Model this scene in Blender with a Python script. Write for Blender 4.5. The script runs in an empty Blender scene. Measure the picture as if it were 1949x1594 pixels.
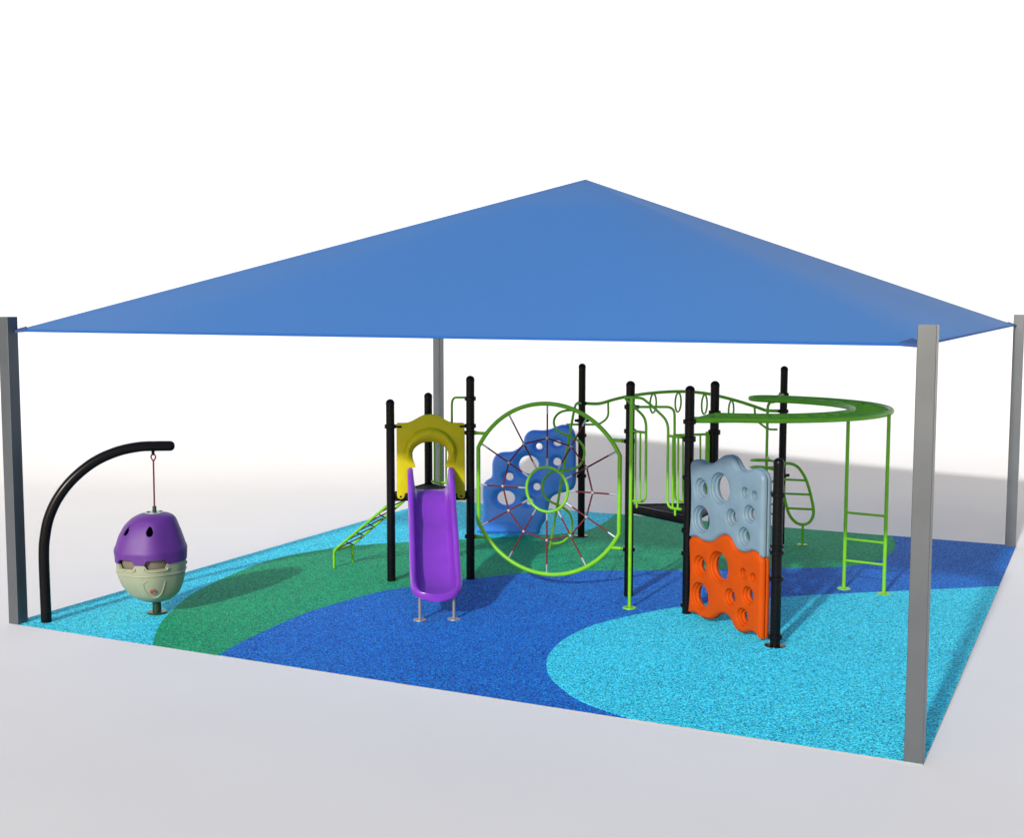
import bpy, bmesh, math, random
import numpy as np
from mathutils import Vector, Matrix
from mathutils.geometry import delaunay_2d_cdt

random.seed(4)
scene = bpy.context.scene
COL = scene.collection

# ------------------------------------------------------------------ camera
W0, H0 = 1949.0, 1594.0
FOC, PITCH, ROLL, CAMZ = 2378.57, 0.092863, -0.0016275, 4.2
_f = np.array([0, math.cos(PITCH), -math.sin(PITCH)])
_r = np.array([1.0, 0, 0])
_d = np.cross(_f, _r)
_c, _s = math.cos(ROLL), math.sin(ROLL)
RT, DN = _c * _r + _s * _d, -_s * _r + _c * _d
cam = bpy.data.cameras.new("camera")
cam.sensor_fit = 'HORIZONTAL'
cam.sensor_width = 36.0
cam.lens = FOC / W0 * 36.0
cam.clip_start, cam.clip_end = 0.1, 2000
camo = bpy.data.objects.new("camera", cam)
COL.objects.link(camo)
m = Matrix.Identity(4)
for i in range(3):
    m[i][0], m[i][1], m[i][2] = RT[i], -DN[i], -_f[i]
m[2][3] = CAMZ
camo.matrix_world = m
scene.camera = camo

# ------------------------------------------------------------------ light
SUN_H = Vector((0.435, 0.900, 0)).normalized()      # the way the light travels over the ground
SUN_EL = math.radians(24.3)
world = bpy.data.worlds.new("World")
scene.world = world
world.use_nodes = True
nt = world.node_tree
bg = nt.nodes["Background"]
sky = nt.nodes.new("ShaderNodeTexSky")
sky.sky_type = 'NISHITA'
sky.sun_disc = False
sky.sun_elevation = SUN_EL
sky.sun_rotation = math.atan2(-SUN_H.x, -SUN_H.y)
sky.dust_density = 3.0
sky.ozone_density = 0.6
nt.links.new(sky.outputs[0], bg.inputs[0])
bg.inputs[1].default_value = 0.10
sun = bpy.data.lights.new("sun", 'SUN')
sun.energy = 3.4
sun.angle = math.radians(2.0)
sun.color = (1.0, 0.98, 0.955)
suno = bpy.data.objects.new("sun", sun)
COL.objects.link(suno)
sdir = Vector((SUN_H.x * math.cos(SUN_EL), SUN_H.y * math.cos(SUN_EL), -math.sin(SUN_EL)))
suno.rotation_euler = sdir.to_track_quat('-Z', 'Y').to_euler()
suno.location = (-12, -20, 20)
scene.view_settings.view_transform = 'Standard'
scene.view_settings.look = 'None'
scene.view_settings.exposure = 0.10
scene.view_settings.gamma = 1.0
scene.cycles.max_bounces = 8
scene.cycles.diffuse_bounces = 5
scene.cycles.use_denoising = True


# ------------------------------------------------------------------ survey helpers: a sight line met with a known plane of the place
def ray(px, py):
    return RT * ((px - W0 / 2) / FOC) + DN * ((py - H0 / 2) / FOC) + _f

def on_level(px, py, z=0.0):
    d = ray(px, py); t = (z - CAMZ) / d[2]
    return Vector((d[0] * t, d[1] * t, z))

def at_depth(px, py, Y):
    d = ray(px, py); t = Y / d[1]
    return Vector((d[0] * t, Y, CAMZ + d[2] * t))

def on_wall(px, py, P0, P1, off=0.0):
    """point on the upright plane through P0 and P1, moved OFF towards the viewer's side"""
    u = (Vector(P1[:2]) - Vector(P0[:2])).normalized()
    n = Vector((u.y, -u.x))
    if n.y > 0: n = -n
    o = Vector(P0[:2]) + n * off
    d = ray(px, py)
    t = (n.x * o.x + n.y * o.y) / (n.x * d[0] + n.y * d[1])
    return Vector((d[0] * t, d[1] * t, CAMZ + d[2] * t))


# ------------------------------------------------------------------ materials
def mat(name, col, rough=0.5, metal=0.0, coat=0.0, spec=0.5, vary=0.06, nscale=6.0, bump=0.0, bscale=120.0):
    M = bpy.data.materials.new(name); M.use_nodes = True
    t = M.node_tree; b = t.nodes["Principled BSDF"]
    tc = t.nodes.new("ShaderNodeTexCoord")
    no = t.nodes.new("ShaderNodeTexNoise"); no.inputs["Scale"].default_value = nscale; no.inputs["Detail"].default_value = 6
    t.links.new(tc.outputs["Object"], no.inputs["Vector"])
    cr = t.nodes.new("ShaderNodeValToRGB")
    cr.color_ramp.elements[0].position, cr.color_ramp.elements[1].position = 0.3, 0.7
    cr.color_ramp.elements[0].color = tuple(c * (1 - vary) for c in col) + (1,)
    cr.color_ramp.elements[1].color = tuple(min(1, c * (1 + vary)) for c in col) + (1,)
    t.links.new(no.outputs["Fac"], cr.inputs["Fac"])
    t.links.new(cr.outputs["Color"], b.inputs["Base Color"])
    mr = t.nodes.new("ShaderNodeMapRange")
    mr.inputs["To Min"].default_value, mr.inputs["To Max"].default_value = max(0.02, rough - 0.08), rough + 0.08
    t.links.new(no.outputs["Fac"], mr.inputs["Value"])
    t.links.new(mr.outputs["Result"], b.inputs["Roughness"])
    b.inputs["Metallic"].default_value = metal
    b.inputs["Coat Weight"].default_value = coat
    b.inputs["Coat Roughness"].default_value = 0.12
    b.inputs["Specular IOR Level"].default_value = spec
    if bump:
        n2 = t.nodes.new("ShaderNodeTexNoise"); n2.inputs["Scale"].default_value = bscale
        t.links.new(tc.outputs["Object"], n2.inputs["Vector"])
        bp = t.nodes.new("ShaderNodeBump"); bp.inputs["Strength"].default_value = bump; bp.inputs["Distance"].default_value = 0.004
        t.links.new(n2.outputs["Fac"], bp.inputs["Height"])
        t.links.new(bp.outputs["Normal"], b.inputs["Normal"])
    return M

def rubber(name, stops, scale=86.0):
    """poured rubber granules: each granule takes one of a few colours"""
    M = bpy.data.materials.new(name); M.use_nodes = True
    t = M.node_tree; b = t.nodes["Principled BSDF"]
    tc = t.nodes.new("ShaderNodeTexCoord")
    vo = t.nodes.new("ShaderNodeTexVoronoi"); vo.inputs["Scale"].default_value = scale
    t.links.new(tc.outputs["Object"], vo.inputs["Vector"])
    sp = t.nodes.new("ShaderNodeSeparateColor")
    t.links.new(vo.outputs["Color"], sp.inputs["Color"])
    cr = t.nodes.new("ShaderNodeValToRGB"); cr.color_ramp.interpolation = 'CONSTANT'
    while len(cr.color_ramp.elements) < len(stops): cr.color_ramp.elements.new(0.5)
    for e, (p, c) in zip(cr.color_ramp.elements, stops):
        e.position = p; e.color = tuple(c) + (1,)
    t.links.new(sp.outputs["Red"], cr.inputs["Fac"])
    # broad trowel variation
    no = t.nodes.new("ShaderNodeTexNoise"); no.inputs["Scale"].default_value = 0.8; no.inputs["Detail"].default_value = 5
    t.links.new(tc.outputs["Object"], no.inputs["Vector"])
    mr = t.nodes.new("ShaderNodeMapRange"); mr.inputs["To Min"].default_value, mr.inputs["To Max"].default_value = 0.9, 1.1
    t.links.new(no.outputs["Fac"], mr.inputs["Value"])
    mx = t.nodes.new("ShaderNodeMix"); mx.data_type = 'RGBA'; mx.blend_type = 'MULTIPLY'; mx.inputs["Factor"].default_value = 1
    t.links.new(cr.outputs["Color"], mx.inputs["A"]); t.links.new(mr.outputs["Result"], mx.inputs["B"])
    t.links.new(mx.outputs["Result"], b.inputs["Base Color"])
    b.inputs["Roughness"].default_value = 0.85
    b.inputs["Specular IOR Level"].default_value = 0.25
    bp = t.nodes.new("ShaderNodeBump"); bp.inputs["Strength"].default_value = 0.5; bp.inputs["Distance"].default_value = 0.004
    t.links.new(vo.outputs["Distance"], bp.inputs["Height"]); t.links.new(bp.outputs["Normal"], b.inputs["Normal"])
    return M

BLACK = mat("black_powder_coat", (0.0035, 0.0035, 0.004), 0.26, spec=0.16)
DECKM = mat("black_vinyl_deck", (0.009, 0.009, 0.010), 0.7, bump=0.3, spec=0.12)
GREEN = mat("lime_green_powder_coat", (0.15, 0.44, 0.010), 0.38, coat=0.0, spec=0.35)
PURPLE = mat("purple_moulded_plastic", (0.175, 0.030, 0.39), 0.34, coat=0.1)
EGGP = mat("purple_pod_plastic", (0.085, 0.016, 0.19), 0.55, bump=0.15)
CREAM = mat("cream_pod_plastic", (0.27, 0.29, 0.195), 0.5, bump=0.1)
LINING = mat("dull_beige_lining", (0.14, 0.125, 0.09), 0.7)
YELLOW = mat("yellow_moulded_plastic", (0.50, 0.43, 0.003), 0.5, spec=0.2)
ORANGE = mat("orange_moulded_plastic", (0.45, 0.056, 0.0003), 0.55, spec=0.12)
GREYB = mat("grey_blue_moulded_plastic", (0.155, 0.23, 0.28), 0.42, spec=0.35)
BLUE = mat("blue_moulded_plastic", (0.065, 0.26, 0.84), 0.40)
ROPE = mat("dark_red_rope", (0.105, 0.003, 0.006), 0.75, bump=0.6, bscale=200)
SILVER = mat("silver_ferrule", (0.36, 0.38, 0.40), 0.4, metal=0.5)
STEEL = mat("grey_steel_leg", (0.25, 0.25, 0.26), 0.4, metal=0.4)
POLE = mat("grey_pole_paint", (0.048, 0.053, 0.060), 0.36, vary=0.06, nscale=2.5)
POLE.node_tree.nodes["Principled BSDF"].inputs["IOR"].default_value = 1.95
POLE.node_tree.nodes["Principled BSDF"].inputs["Specular Tint"].default_value = (0.86, 0.94, 1.0, 1)
DGREEN = mat("dark_green_steel", (0.008, 0.035, 0.012), 0.35)
EMBLEM = mat("red_emblem", (0.35, 0.09, 0.07), 0.5)
PATCH = mat("dark_blue_webbing", (0.02, 0.06, 0.20), 0.8)
WHITE = mat("white_floor", (0.70, 0.70, 0.705), 0.75, spec=0.2, vary=0.015, nscale=0.5)
EDGING = mat("grey_edge_strip", (0.33, 0.33, 0.335), 0.8, spec=0.1)
CYANR = rubber("cyan_rubber", [(0, (0.003, 0.08, 0.24)), (0.17, (0.008, 0.38, 0.40)), (0.36, (0.014, 0.53, 0.82)), (0.66, (0.09, 0.86, 1.0))])
GREENR = rubber("green_rubber", [(0, (0.002, 0.06, 0.12)), (0.2, (0.004, 0.22, 0.07)), (0.45, (0.006, 0.32, 0.13)), (0.78, (0.02, 0.56, 0.24))])
BLUER = rubber("blue_rubber", [(0, (0.001, 0.018, 0.13)), (0.22, (0.003, 0.08, 0.40)), (0.5, (0.006, 0.13, 0.60)), (0.8, (0.01, 0.32, 0.82))])

def fabric():
    M = bpy.data.materials.new("blue_shade_cloth"); M.use_nodes = True
    t = M.node_tree; out = t.nodes["Material Output"]; b = t.nodes["Principled BSDF"]
    tc = t.nodes.new("ShaderNodeTexCoord")
    no = t.nodes.new("ShaderNodeTexNoise"); no.inputs["Scale"].default_value = 45; no.inputs["Detail"].default_value = 4
    t.links.new(tc.outputs["Object"], no.inputs["Vector"])
    cr = t.nodes.new("ShaderNodeValToRGB")
    cr.color_ramp.elements[0].position, cr.color_ramp.elements[1].position = 0.25, 0.75
    cr.color_ramp.elements[0].color = (0.022, 0.135, 0.44, 1); cr.color_ramp.elements[1].color = (0.030, 0.165, 0.52, 1)
    t.links.new(no.outputs["Fac"], cr.inputs["Fac"])
    t.links.new(cr.outputs["Color"], b.inputs["Base Color"])
    b.inputs["Roughness"].default_value = 0.75
    b.inputs["Sheen Weight"].default_value = 0.06
    b.inputs["Sheen Roughness"].default_value = 0.5
    b.inputs["Specular IOR Level"].default_value = 0.2
    tr = t.nodes.new("ShaderNodeBsdfTranslucent"); tr.inputs["Color"].default_value = (0.22, 0.45, 0.80, 1)
    mx = t.nodes.new("ShaderNodeMixShader"); mx.inputs[0].default_value = 0.47
    t.links.new(b.outputs[0], mx.inputs[1]); t.links.new(tr.outputs[0], mx.inputs[2])
    t.links.new(mx.outputs[0], out.inputs["Surface"])
    return M
CLOTH = fabric()


# ------------------------------------------------------------------ object helpers
def link(name, bm, material, parent=None, smooth=True, angle=40):
    me = bpy.data.meshes.new(name)
    bmesh.ops.recalc_face_normals(bm, faces=bm.faces)
    bm.to_mesh(me); bm.free()
    me.materials.append(material)
    if smooth:
        me.polygons.foreach_set('use_smooth', [True] * len(me.polygons))
        me.set_sharp_from_angle(angle=math.radians(angle))
    o = bpy.data.objects.new(name, me); COL.objects.link(o)
    if parent: attach(o, parent)
    return o

def attach(o, parent):
    o.parent = parent
    o.matrix_parent_inverse = WORLD[parent.name].inverted() if parent.name in WORLD else Matrix.Identity(4)

WORLD = {}
def thing(name, loc, label, cat, group=None):
    e = bpy.data.objects.new(name, None); COL.objects.link(e)
    e.location = loc; e.empty_display_size = 0.3
    WORLD[e.name] = Matrix.Translation(Vector(loc))
    e['label'] = label; e['category'] = cat
    if group: e['group'] = group
    return e

def structure(o):
    o['kind'] = 'structure'; return o

def V(p): return Vector(p)

def fillet(pts, rad, n=6):
    pts = [V(p) for p in pts]; out = [pts[0]]
    for i in range(1, len(pts) - 1):
        a, b, c = pts[i - 1], pts[i], pts[i + 1]
        d1, d2 = a - b, c - b
        r = min(rad, d1.length * 0.45, d2.length * 0.45)
        p, q = b + d1.normalized() * r, b + d2.normalized() * r
        for k in range(n + 1):
            s = k / n
            out.append(p * (1 - s) ** 2 + b * 2 * s * (1 - s) + q * s * s)
    out.append(pts[-1]); return out

def spline(pts, n=8, closed=False):
    pts = [V(p) for p in pts]; N = len(pts); out = []
    rng = range(N) if closed else range(N - 1)
    for i in rng:
        if closed: p0, p1, p2, p3 = pts[(i - 1) % N], pts[i], pts[(i + 1) % N], pts[(i + 2) % N]
        else: p0, p1, p2, p3 = pts[max(i - 1, 0)], pts[i], pts[i + 1], pts[min(i + 2, N - 1)]
        for k in range(n):
            s = k / n
            out.append(0.5 * ((2 * p1) + (p2 - p0) * s + (2 * p0 - 5 * p1 + 4 * p2 - p3) * s * s + (3 * p1 - p0 - 3 * p2 + p3) * s ** 3))
    if not closed: out.append(pts[-1])
    return out

def tube(bm, pts, r, seg=12, closed=False, caps=True, radii=None, dome=False):
    pts = [V(p) for p in pts]
    P = [pts[0]]
    for p in pts[1:]:
        if (p - P[-1]).length > 1e-5: P.append(p)
    if closed and (P[0] - P[-1]).length < 1e-5: P.pop()
    N = len(P); rings = []
    tan = []
    for i in range(N):
        a = P[(i - 1) % N] if closed or i else P[i]
        b = P[(i + 1) % N] if closed or i < N - 1 else P[i]
        tan.append((b - a).normalized())
    up = Vector((0, 0, 1)) if abs(tan[0].z) < 0.9 else Vector((1, 0, 0))
    nrm = (up - tan[0] * up.dot(tan[0])).normalized()
    for i in range(N):
        nrm = (nrm - tan[i] * nrm.dot(tan[i])).normalized()
        bi = tan[i].cross(nrm)
        rr = radii[i] if radii else r
        rings.append([bm.verts.new(P[i] + (nrm * math.cos(2 * math.pi * k / seg) + bi * math.sin(2 * math.pi * k / seg)) * rr) for k in range(seg)])
    M = N if closed else N - 1
    for i in range(M):
        A, B = rings[i], rings[(i + 1) % N]
        off = 0
        if closed and i == N - 1:      # match the twist where the loop closes
            off = min(range(seg), key=lambda o: sum((A[k].co - B[(k + o) % seg].co).length for k in range(seg)))
        for k in range(seg):
            bm.faces.new((A[k], A[(k + 1) % seg], B[(k + 1 + off) % seg], B[(k + off) % seg]))
    if not closed and caps:
        bm.faces.new(rings[0][::-1]); bm.faces.new(rings[-1])
    return rings

def lathe(bm, base, prof, seg=24, axis=Vector((0, 0, 1))):
    """profile of (radius, height) round an axis through base; closed at radius 0"""
    axis = axis.normalized()
    a = Vector((1, 0, 0)) if abs(axis.x) < 0.9 else Vector((0, 1, 0))
    a = (a - axis * a.dot(axis)).normalized(); b = axis.cross(a); base = V(base)
    rings = []
    for r, h in prof:
        if r < 1e-6: rings.append([bm.verts.new(base + axis * h)])
        else: rings.append([bm.verts.new(base + axis * h + (a * math.cos(2 * math.pi * k / seg) + b * math.sin(2 * math.pi * k / seg)) * r) for k in range(seg)])
    for A, B in zip(rings, rings[1:]):
        for k in range(seg):
            j = (k + 1) % seg
            if len(A) == 1 and len(B) == 1: continue
            if len(A) == 1: bm.faces.new((A[0], B[k], B[j]))
            elif len(B) == 1: bm.faces.new((A[k], A[j], B[0]))
            else: bm.faces.new((A[k], A[j], B[j], B[k]))

def prism(bm, poly, z0, z1, bev=0.0):
    lo = [bm.verts.new((p[0], p[1], z0)) for p in poly]; hi = [bm.verts.new((p[0], p[1], z1)) for p in poly]
    n = len(poly)
    bm.faces.new(lo[::-1]); bm.faces.new(hi)
    for i in range(n): bm.faces.new((lo[i], lo[(i + 1) % n], hi[(i + 1) % n], hi[i]))
    if bev: bmesh.ops.bevel(bm, geom=bm.edges[:], offset=bev, segments=2, affect='EDGES', profile=0.5)

def obox(bm, c, ax, ay, az, bev=0.0):
    """box about c with half-extent vectors"""
    c, ax, ay, az = V(c), V(ax), V(ay), V(az)
    v = [bm.verts.new(c + ax * i + ay * j + az * k) for i in (-1, 1) for j in (-1, 1) for k in (-1, 1)]
    fs = [bm.faces.new([v[i] for i in q]) for q in ((0, 1, 3, 2), (4, 6, 7, 5), (0, 4, 5, 1), (2, 3, 7, 6), (0, 2, 6, 4), (1, 5, 7, 3))]
    if bev:
        es = {e for f in fs for e in f.edges}
        bmesh.ops.bevel(bm, geom=list(es), offset=bev, segments=2, affect='EDGES', profile=0.5)

def inset2d(pts, d):
    """outline (counter-clockwise or not) moved inwards by d"""
    n = len(pts); area = sum(pts[i][0] * pts[(i + 1) % n][1] - pts[(i + 1) % n][0] * pts[i][1] for i in range(n))
    s = 1 if area > 0 else -1; out = []
    for i in range(n):
        a, b, c = Vector(pts[i - 1]), Vector(pts[i]), Vector(pts[(i + 1) % n])
        t1, t2 = (b - a), (c - b)
        if t1.length < 1e-6: t1 = t2
        if t2.length < 1e-6: t2 = t1
        n1 = Vector((-t1.normalized().y, t1.normalized().x)) * s; n2 = Vector((-t2.normalized().y, t2.normalized().x)) * s
        nn = (n1 + n2); nn = nn.normalized() if nn.length > 1e-6 else n1
        k = 1 / max(0.6, nn.dot(n1))
        out.append(tuple(b + nn * d * k))
    return out

def panel(outline, holes, edge, origin, u, n):
    """moulded panel in the upright plane of u and z. outline: (s, z); edge: (inset, depth) from the face to the back;
    holes: (s, z, [(radius, depth) ...], sx, sz). n points out of the face"""
    bm = bmesh.new(); origin, u, n = V(origin), V(u), V(n); zz = Vector((0, 0, 1))
    P = lambda s, z, d: origin + u * s + zz * z - n * d
    loops = []
    for ins, dep in edge:
        pts = inset2d(outline, ins) if abs(ins) > 1e-6 else outline
        loops.append([bm.verts.new(P(s, z, dep)) for s, z in pts])
    N = len(outline)
    for A, B in zip(loops, loops[1:]):
        for i in range(N): bm.faces.new((A[i], A[(i + 1) % N], B[(i + 1) % N], B[i]))
    front, back = [loops[0]], [loops[-1]]
    for s, z, prof, sx, sz in holes:
        seg = 40 if prof[0][0] > 0.1 else 28
        rings = [[bm.verts.new(P(s + r * sx * math.cos(2 * math.pi * k / seg), z + r * sz * math.sin(2 * math.pi * k / seg), dep)) for k in range(seg)] for r, dep in prof]
        for A, B in zip(rings, rings[1:]):
            for k in range(seg): bm.faces.new((A[k], A[(k + 1) % seg], B[(k + 1) % seg], B[k]))
        front.append(rings[0]); back.append(rings[-1])
    for grp in (front, back):
        vs = [v for L in grp for v in L]
        co = [Vector(((v.co - origin).dot(u), v.co.z - origin.z)) for v in vs]
        es, k0 = [], 0
        for L in grp:
            es += [(k0 + i, k0 + (i + 1) % len(L)) for i in range(len(L))]; k0 += len(L)
        oc, oe, of, ov, oeo, ofo = delaunay_2d_cdt(co, es, [], 0, 1e-6)
        pos = {}
        base = grp[0][0].co; off = (base - origin).dot(n)
        for i, src in enumerate(ov):
            pos[i] = vs[src[0]] if src else bm.verts.new(origin + u * oc[i].x + zz * oc[i].y + n * off)
        outer = [Vector(c) for c in co[:len(grp[0])]]
        def inside(p, poly):
            c = False; j = len(poly) - 1
            for i in range(len(poly)):
                if (poly[i].y > p.y) != (poly[j].y > p.y) and p.x < (poly[j].x - poly[i].x) * (p.y - poly[i].y) / (poly[j].y - poly[i].y) + poly[i].x: c = not c
                j = i
            return c
        rims, k0 = [], len(grp[0])
        for L in grp[1:]: rims.append(co[k0:k0 + len(L)]); k0 += len(L)
        for f in of:
            cen = sum((oc[i] for i in f), Vector((0, 0))) / len(f)
            if inside(cen, outer) and not any(inside(cen, h_) for h_ in rims):
                try: bm.faces.new([pos[i] for i in f])
                except ValueError: pass
    return bm

def even(pts, step, smooth=2):
    """closed outline resampled at an even step and eased"""
    p = [Vector(q) for q in pts]; p.append(p[0]); d = [0.0]
    for a, b in zip(p, p[1:]): d.append(d[-1] + (b - a).length)
    n = int(d[-1] / step); out = []; j = 0
    for i in range(n):
        t = d[-1] * i / n
        while d[j + 1] < t: j += 1
        out.append(p[j].lerp(p[j + 1], (t - d[j]) / max(1e-9, d[j + 1] - d[j])))
    for _ in range(smooth): out = [(out[i - 1] + out[i] * 2 + out[(i + 1) % n]) / 4 for i in range(n)]
    return [tuple(q) for q in out]

def resample(pts, step, closed=True):
    pts = [Vector(p) for p in pts]
    if closed: pts.append(pts[0])
    out = []
    for a, b in zip(pts, pts[1:]):
        k = max(1, int(round((b - a).length / step)))
        for i in range(k): out.append(tuple(a.lerp(b, i / k)))
    return out


# ------------------------------------------------------------------ the setting: white floor running up into a white backdrop, rubber play surface
TH = -0.4505
U = Vector((math.cos(TH), math.sin(TH), 0)); Wv = Vector((-math.sin(TH), math.cos(TH), 0))
SIDE, S = 11.4621, 0.167
FR = Vector((3.7421, 11.0341, 0)); FL = FR - U * SIDE; BR = FR + Wv * SIDE; BL = FL + Wv * SIDE
CEN = (FL + BR) / 2

def sweep_sheet(prof, x0, x1, nx):
    bm = bmesh.new(); cols = []
    for i in range(nx + 1):
        x = x0 + (x1 - x0) * i / nx
        cols.append([bm.verts.new((x, y, z)) for y, z in prof])
    for A, B in zip(cols, cols[1:]):
        for k in range(len(prof) - 1): bm.faces.new((A[k], B[k], B[k + 1], A[k + 1]))
    return bm
Y0, RAD = 27.5, 11.0
structure(link("ground", sweep_sheet([(-60 + (Y0 + 60) * k / 20, 0.0) for k in range(21)], -90, 90, 24), WHITE))
arc = [(Y0 + RAD * math.sin(a), RAD - RAD * math.cos(a)) for a in [math.radians(90) * k / 40 for k in range(41)]]
structure(link("sky_backdrop", sweep_sheet(arc + [(Y0 + RAD, 30.0)], -90, 90, 24), WHITE, angle=60))

def inpad(p):
    a, b = (p - FL).dot(U), (p - FL).dot(Wv)
    return Vector((a, b))
def pad_to_world(ab, z): return FL + U * ab[0] + Wv * ab[1] + Vector((0, 0, z))
def sheet(name, poly_ab, z, material):
    """flat rubber sheet with a thin edge, clipped to the square"""
    bm = bmesh.new()
    o_ = z * 0.4         # the upper sheets lap the edge of the lower ones
    pts = [(min(max(a, -o_), SIDE + o_), min(max(b, -o_), SIDE + o_)) for a, b in poly_ab]
    clean = [pts[0]]
    for p in pts[1:]:
        if (Vector(p) - Vector(clean[-1])).length > 1e-3: clean.append(p)
    top = [bm.verts.new(pad_to_world(p, z)) for p in clean]
    es = [bm.edges.new((top[i], top[(i + 1) % len(top)])) for i in range(len(top))]
    bmesh.ops.triangle_fill(bm, use_beauty=True, edges=es)
    for f in bm.faces:
        f.normal_update()
        if f.normal.z < 0: f.normal_flip()
    low = [bm.verts.new(v.co - Vector((0, 0, z - 0.0006))) for v in top]
    for i in range(len(top)):
        j = (i + 1) % len(top); f = bm.faces.new((top[i], top[j], low[j], low[i]))
        rim_ = [any(abs(q - lim) < 1e-4 for lim in (-o_, SIDE + o_)) for q in (clean[i][0], clean[i][1])]
        same = abs(clean[i][0] - clean[j][0]) < 1e-4 or abs(clean[i][1] - clean[j][1]) < 1e-4
        if any(rim_) and same: f.material_index = 1
    o = link(name, bm, material, smooth=False)
    o.data.materials.append(EDGING)
    return structure(o)
def curve_ab(pix, n=6): return [tuple(p)[:2] for p in spline([inpad(on_level(*q)).to_3d() for q in pix], n)]
c_green = curve_ab([(286, 1240), (290, 1231), (297.6, 1205), (310, 1182), (336, 1156), (364, 1133), (400, 1114), (431, 1100), (488.5, 1076), (546, 1059.5), (600, 1050),
                    (640, 1044), (700, 1038), (780, 1033), (867, 1029), (911, 1026), (1012, 1020.6), (1070, 1017), (1117, 1011), (1152, 995), (1170, 980), (1174, 973)])
c_blue = curve_ab([(405, 1258), (416, 1250), (455, 1227), (500, 1205), (550, 1182), (600, 1163), (665, 1143.6), (730, 1127), (783, 1119), (870, 1105), (919, 1101), (995, 1093.5),
                   (1097, 1089), (1200, 1088), (1287, 1087.5), (1400, 1086), (1494, 1084), (1606, 1080.5), (1667, 1070), (1695, 1056), (1704, 1042), (1703, 1032), (1697, 1017)])
c_cyan = curve_ab([(1215, 1382), (1192.7, 1370), (1145, 1354), (1102, 1336), (1070, 1315), (1048, 1293), (1040, 1271), (1047, 1245), (1080, 1215.5), (1132, 1192), (1201, 1174.6),
                   (1287, 1158.6), (1390, 1147), (1490, 1139), (1606, 1132.5), (1736, 1126.5), (1800, 1123.7), (1857, 1120.7), (1899, 1118.4), (1915, 1117.5)])
sheet("play_surface_outer", [(-1, -1), (SIDE + 1, -1), (SIDE + 1, SIDE + 1), (-1, SIDE + 1)], 0.004, CYANR)
sheet("play_surface_green", c_green + [(c_green[-1][0], SIDE + 1), (SIDE + 1, SIDE + 1), (SIDE + 1, -1), (c_green[0][0], -1)], 0.008, GREENR)
sheet("play_surface_blue", c_blue + [(c_blue[-1][0], SIDE + 1), (SIDE + 1, SIDE + 1), (SIDE + 1, -1), (c_blue[0][0], -1)], 0.012, BLUER)
sheet("play_surface_front", c_cyan + [(SIDE + 1, c_cyan[-1][1]), (SIDE + 1, -1), (c_cyan[0][0], -1)], 0.016, CYANR)


# ------------------------------------------------------------------ shade structure
shade = thing("shade_structure", CEN, "large blue pyramid fabric shade on four grey square poles over the playground", "shade structure")
PT = 4.005
for nm, P, su, sw in (("front left", FL, 1, 1), ("front right", FR, -1, 1), ("back right", BR, -1, -1), ("back left", BL, 1, -1)):
    bm = bmesh.new()
    obox(bm, P + U * su * S / 2 + Wv * sw * S / 2 + Vector((0, 0, PT / 2)), U * S / 2, Wv * S / 2, Vector((0, 0, PT / 2)), 0.006)
    link("pole", bm, POLE, shade, smooth=False)
APEX = CEN + Vector((0, 0, 6.01))
INS = 0.145
crn = [FL + (U + Wv) * INS, FR + (-U + Wv) * INS, BR + (-U - Wv) * INS, BL + (U - Wv) * INS]
crn = [c + Vector((0, 0, 3.83)) for c in crn]
def canopy_pt(i, a, b):
    """face i: a along the eave 0..1, b up to the apex 0..1"""
    e = crn[i].lerp(crn[(i + 1) % 4], a)
    return e.lerp(APEX, b)
bm = bmesh.new(); NA = 4
ringv = []
for lev in range(NA):
    b = lev / NA; row = []
    for i in range(4):
        for k in range(NA): row.append(bm.verts.new(canopy_pt(i, k / NA, b)))
    ringv.append(row)
top = bm.verts.new(APEX)
for A, B in zip(ringv, ringv[1:]):
    for k in range(4 * NA): bm.faces.new((A[k], A[(k + 1) % (4 * NA)], B[(k + 1) % (4 * NA)], B[k]))
for k in range(4 * NA): bm.faces.new((ringv[-1][k], ringv[-1][(k + 1) % (4 * NA)], top))
canopy = link("canopy", bm, CLOTH, shade, angle=180)
bm = bmesh.new(); tube(bm, [c - Vector((0, 0, 0.005)) for c in crn], 0.014, 8, closed=True)
link("hem", bm, CLOTH, canopy)
for i, c in enumerate(crn):
    bm = bmesh.new()
    dn = (APEX - c).normalized()
    a, b = (crn[(i + 1) % 4] - c).normalized(), (crn[i - 1] - c).normalized()
    nz = a.cross(b).normalized(); nz = nz if nz.z > 0 else -nz
    o = c + nz * 0.012
    v0 = bm.verts.new(o - dn * 0.06); va = bm.verts.new(o + a * 0.20); vb = bm.verts.new(o + b * 0.20); vm = bm.verts.new(o + dn * 0.14 + nz * 0.004)
    lo = [bm.verts.new(v.co - nz * 0.03) for v in (v0, va, vm, vb)]
    bm.faces.new((v0, va, vm)); bm.faces.new((v0, vm, vb))
    T4 = (v0, va, vm, vb)
    for k in range(4): bm.faces.new((T4[k], T4[(k + 1) % 4], lo[(k + 1) % 4], lo[k]))
    bm.faces.new(lo[::-1])
    link("corner_patch", bm, PATCH, canopy, smooth=False)
    bm = bmesh.new()
    pc = [FL, FR, BR, BL][i]
    su, sw = ((1, 1), (-1, 1), (-1, -1), (1, -1))[i]
    inner = pc + U * su * S * 0.8 + Wv * sw * S * 0.8 + Vector((0, 0, 3.835))
    tube(bm, [inner, c + dn * 0.03], 0.012, 8)
    link("corner_bracket", bm, STEEL, canopy)


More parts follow.
